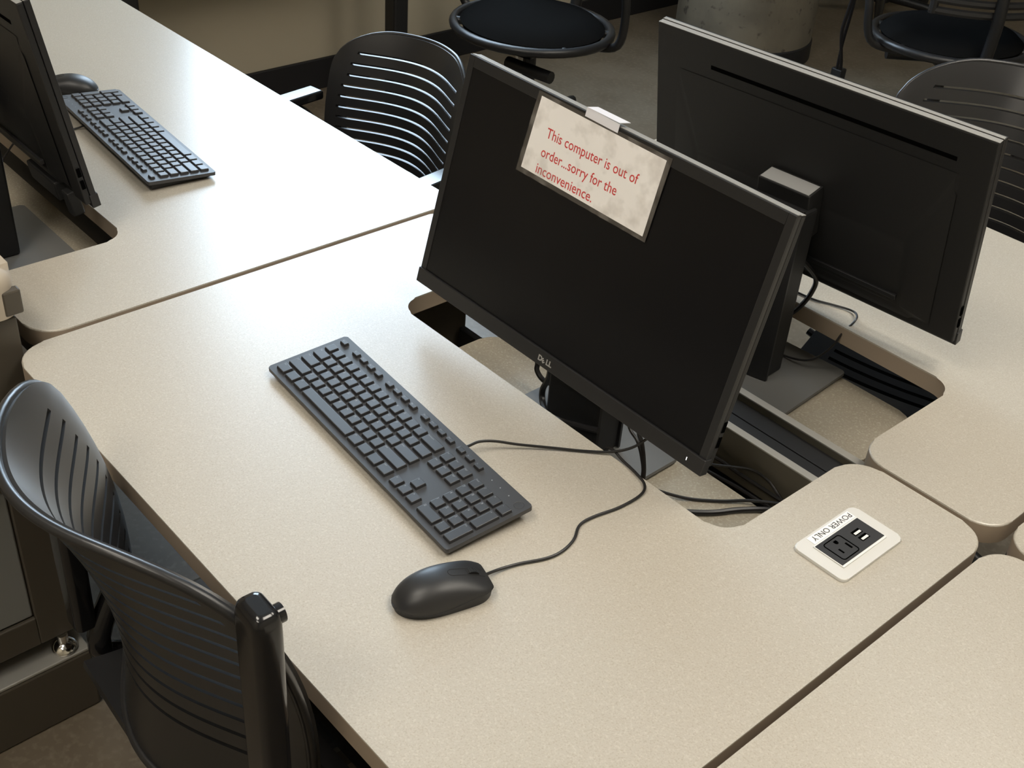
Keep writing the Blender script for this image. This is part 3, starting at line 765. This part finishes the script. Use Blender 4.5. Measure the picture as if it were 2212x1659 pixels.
# ------------------------------------------------------------------ background swivel chairs
def task_chair(label, x, y, rz, strap=False):
    ch = thing('swivel_chair', label, 'chair', (x, y, FL), rz, 'dark swivel chairs in the background')
    h = .45
    bm = bmesh.new()
    lathe(bm, [(0, h+.02), (.14, h+.022), (.20, h+.012), (.225, h-.01), (.215, h-.03), (0, h-.035)], 40)
    for v in bm.verts: v.co.x *= 1.08
    obj('seat', bm, FABRIC, ch, smooth=True)
    ring = [(.262*math.cos(2*PI*k/40), .248*math.sin(2*PI*k/40), h-.02) for k in range(40)]
    bm = tube(bmesh.new(), ring, .015, 10, closed=True)
    for a in (.5, 2.6, 3.7, 5.7): cyl(bm, (.262*math.cos(a), .248*math.sin(a), h-.02), (.19*math.cos(a), .18*math.sin(a), h-.025), .013, 10)
    obj('seat_ring', bm, BLACK, ch, smooth=True)
    for sd in (-1, 1):
        bm = tube(bmesh.new(), smooth_path([(sd*.20, .05, h-.05), (sd*.30, .04, h-.02), (sd*.325, .02, h+.10), (sd*.32, -.02, h+.19), (sd*.31, -.16, h+.20)]), .014, 10)
        obj('arm', bm, BLACK, ch, smooth=True)
    bm = bmesh.new()
    box(bm, -.06, .06, -.09, .09, h-.10, h-.037, .01); cyl(bm, (0, 0, .10), (0, 0, h-.09), .022)
    obj('gas_column', bm, BLACK, ch)
    obj('chrome_pin', nbox(-.075, -.065, .02, .03, h-.16, h-.05, .002), CHROME, ch)
    obj('tilt_lever', tube(bmesh.new(), [(-.02, -.10, h-.12), (.16, -.12, h-.12)], .020, 12), BLACK, ch, smooth=True)
    # back post and slatted back
    bm = tube(bmesh.new(), smooth_path([(0, .12, h-.07), (0, .25, h-.05), (0, .28, h+.10), (0, .27, h+.22)]), .02, 10)
    obj('back_post', bm, BLACK, ch, smooth=True)
    bm = bmesh.new(); n = 14
    for r_ in range(9):
        z_ = h+.14+.034*r_; w_ = .20*(1-.25*(r_/8)**4)
        pts = [(w_*(-1+2*k/n), .26-.06*(-1+2*k/n)**2, z_) for k in range(n+1)]
        tube(bm, pts, .012, 8, flat=1.1)
    for sd in (-1, 1): tube(bm, [(sd*.19, .206, h+.13+.03*k) for k in range(10)], .014, 8)
    obj('backrest', bm, SHELL, ch, smooth=True)
    star_base(ch, (0, 0), .34, rot=1.62)
    return ch
tcD = task_chair('dark swivel chair by the baseboard behind the near slatted backrest', -1.81, 1.92, .25)
tcE = task_chair('dark swivel chair at top right with a hanging strap', -.98, 3.10, -2.2)
tcF = task_chair('dark swivel chair mostly beyond the frame, left of the concrete column', -2.02, 4.35, 2.4)
bm = bmesh.new()
tube(bm, smooth_path([(-1.40, 3.12, -.27), (-1.44, 3.17, -.36), (-1.49, 3.24, -.47), (-1.545, 3.37, -.62), (-1.57, 3.42, -.68)]), .007, 8, flat=.4)
tube(bm, smooth_path([(-1.395, 3.125, -.27), (-1.445, 3.20, -.38), (-1.52, 3.31, -.52), (-1.575, 3.40, -.66), (-1.585, 3.43, -.70)]), .006, 8, flat=.4)
st = tag(obj('hanging_strap', bm, STRAP, smooth=True), 'black webbing strap with buckle hanging from the top right chair', 'strap')
obj('buckle', nbox(-1.605, -1.555, 3.405, 3.445, FL+.0, FL+.07, .006), BLACK, st)

# ------------------------------------------------------------------ counter along the window wall (only its legs come into view)
wc = thing('wall_counter', 'counter on black metal legs along the tan wall', 'counter', (-2.40, 1.1, FL), 0)
M = T(2.40, -1.1, -FL)
obj('counter_top', nbox(-2.638, -2.21, .55, 1.84, -.03, 0, .004), LAM, wc, M)
for y in (.745, 1.715): obj('leg', nbox(-2.30, -2.24, y-.03, y+.03, FL, -.03, .008), BLACK, wc, M)

# ------------------------------------------------------------------ cart at the left frame edge
ct = thing('storage_cart', 'beige topped cart with dark framed grey door at the left frame edge', 'cart', (-.80, -.58, FL), 0)
M = T(.80, .58, -FL)
XF = -.490; YR = -.284
obj('plinth', nbox(-1.10, -.462, -.90, YR+.004, FL+.001, -.607, .004), BRONZE, ct, M)
obj('ledge', nbox(-1.09, -.463, -.895, YR+.003, -.6065, -.600, .002), CARTS, ct, M)
bm = bmesh.new()
box(bm, -1.09, XF-.004, -.90, YR-.006, -.565, .055, .004)
obj('body', bm, BRONZE, ct, M)
bm = bmesh.new()      # front frame
box(bm, XF-.004, XF+.006, -.350, YR-.002, -.565, .05, .002); box(bm, XF-.004, XF+.006, -.90, -.350, -.565, -.505, .002)
box(bm, XF-.004, XF+.006, -.90, -.350, -.235, -.205, .002); box(bm, XF-.004, XF+.006, -.90, -.350, .025, .05, .002)
obj('door_frame', bm, BRONZE, ct, M)
obj('door_panel', nbox(XF-.004, XF+.001, -.895, -.352, -.502, -.238, .004), CARTG, ct, M)
obj('dark_glass', nbox(XF-.004, XF+.001, -.895, -.325, -.204, .024, .003), GLOSS, ct, M)
obj('handle', tube(bmesh.new(), [(XF+.012, -.38, -.225), (XF+.012, -.62, -.225)], .007, 10), CHROME, ct, M, smooth=True)
bm = bmesh.new()
o_ = rounded([(-1.10, -.90, .03), (-.472, -.90, .03), (-.472, YR+.006, .03), (-1.10, YR+.006, .03)])
prism(bm, o_, .057, .125, bev=.022, seg=5)
obj('moulded_top', bm, CARTB, ct, M, smooth=True)
obj('corner_slot', nbox(-.486, -.4712, YR-.020, YR+.0065, .060, .098, .003), BRONZE, ct, M)
bm = lathe(bmesh.new(), [(0, 0), (.019, 0), (.021, .005), (.019, .011), (.013, .016), (.009, .018), (.009, .0355), (0, .0355)], 32)
bm.transform(T(-.485, -.315, -.600)); obj('levelling_foot', bm, CHROME, ct, M, smooth=True)
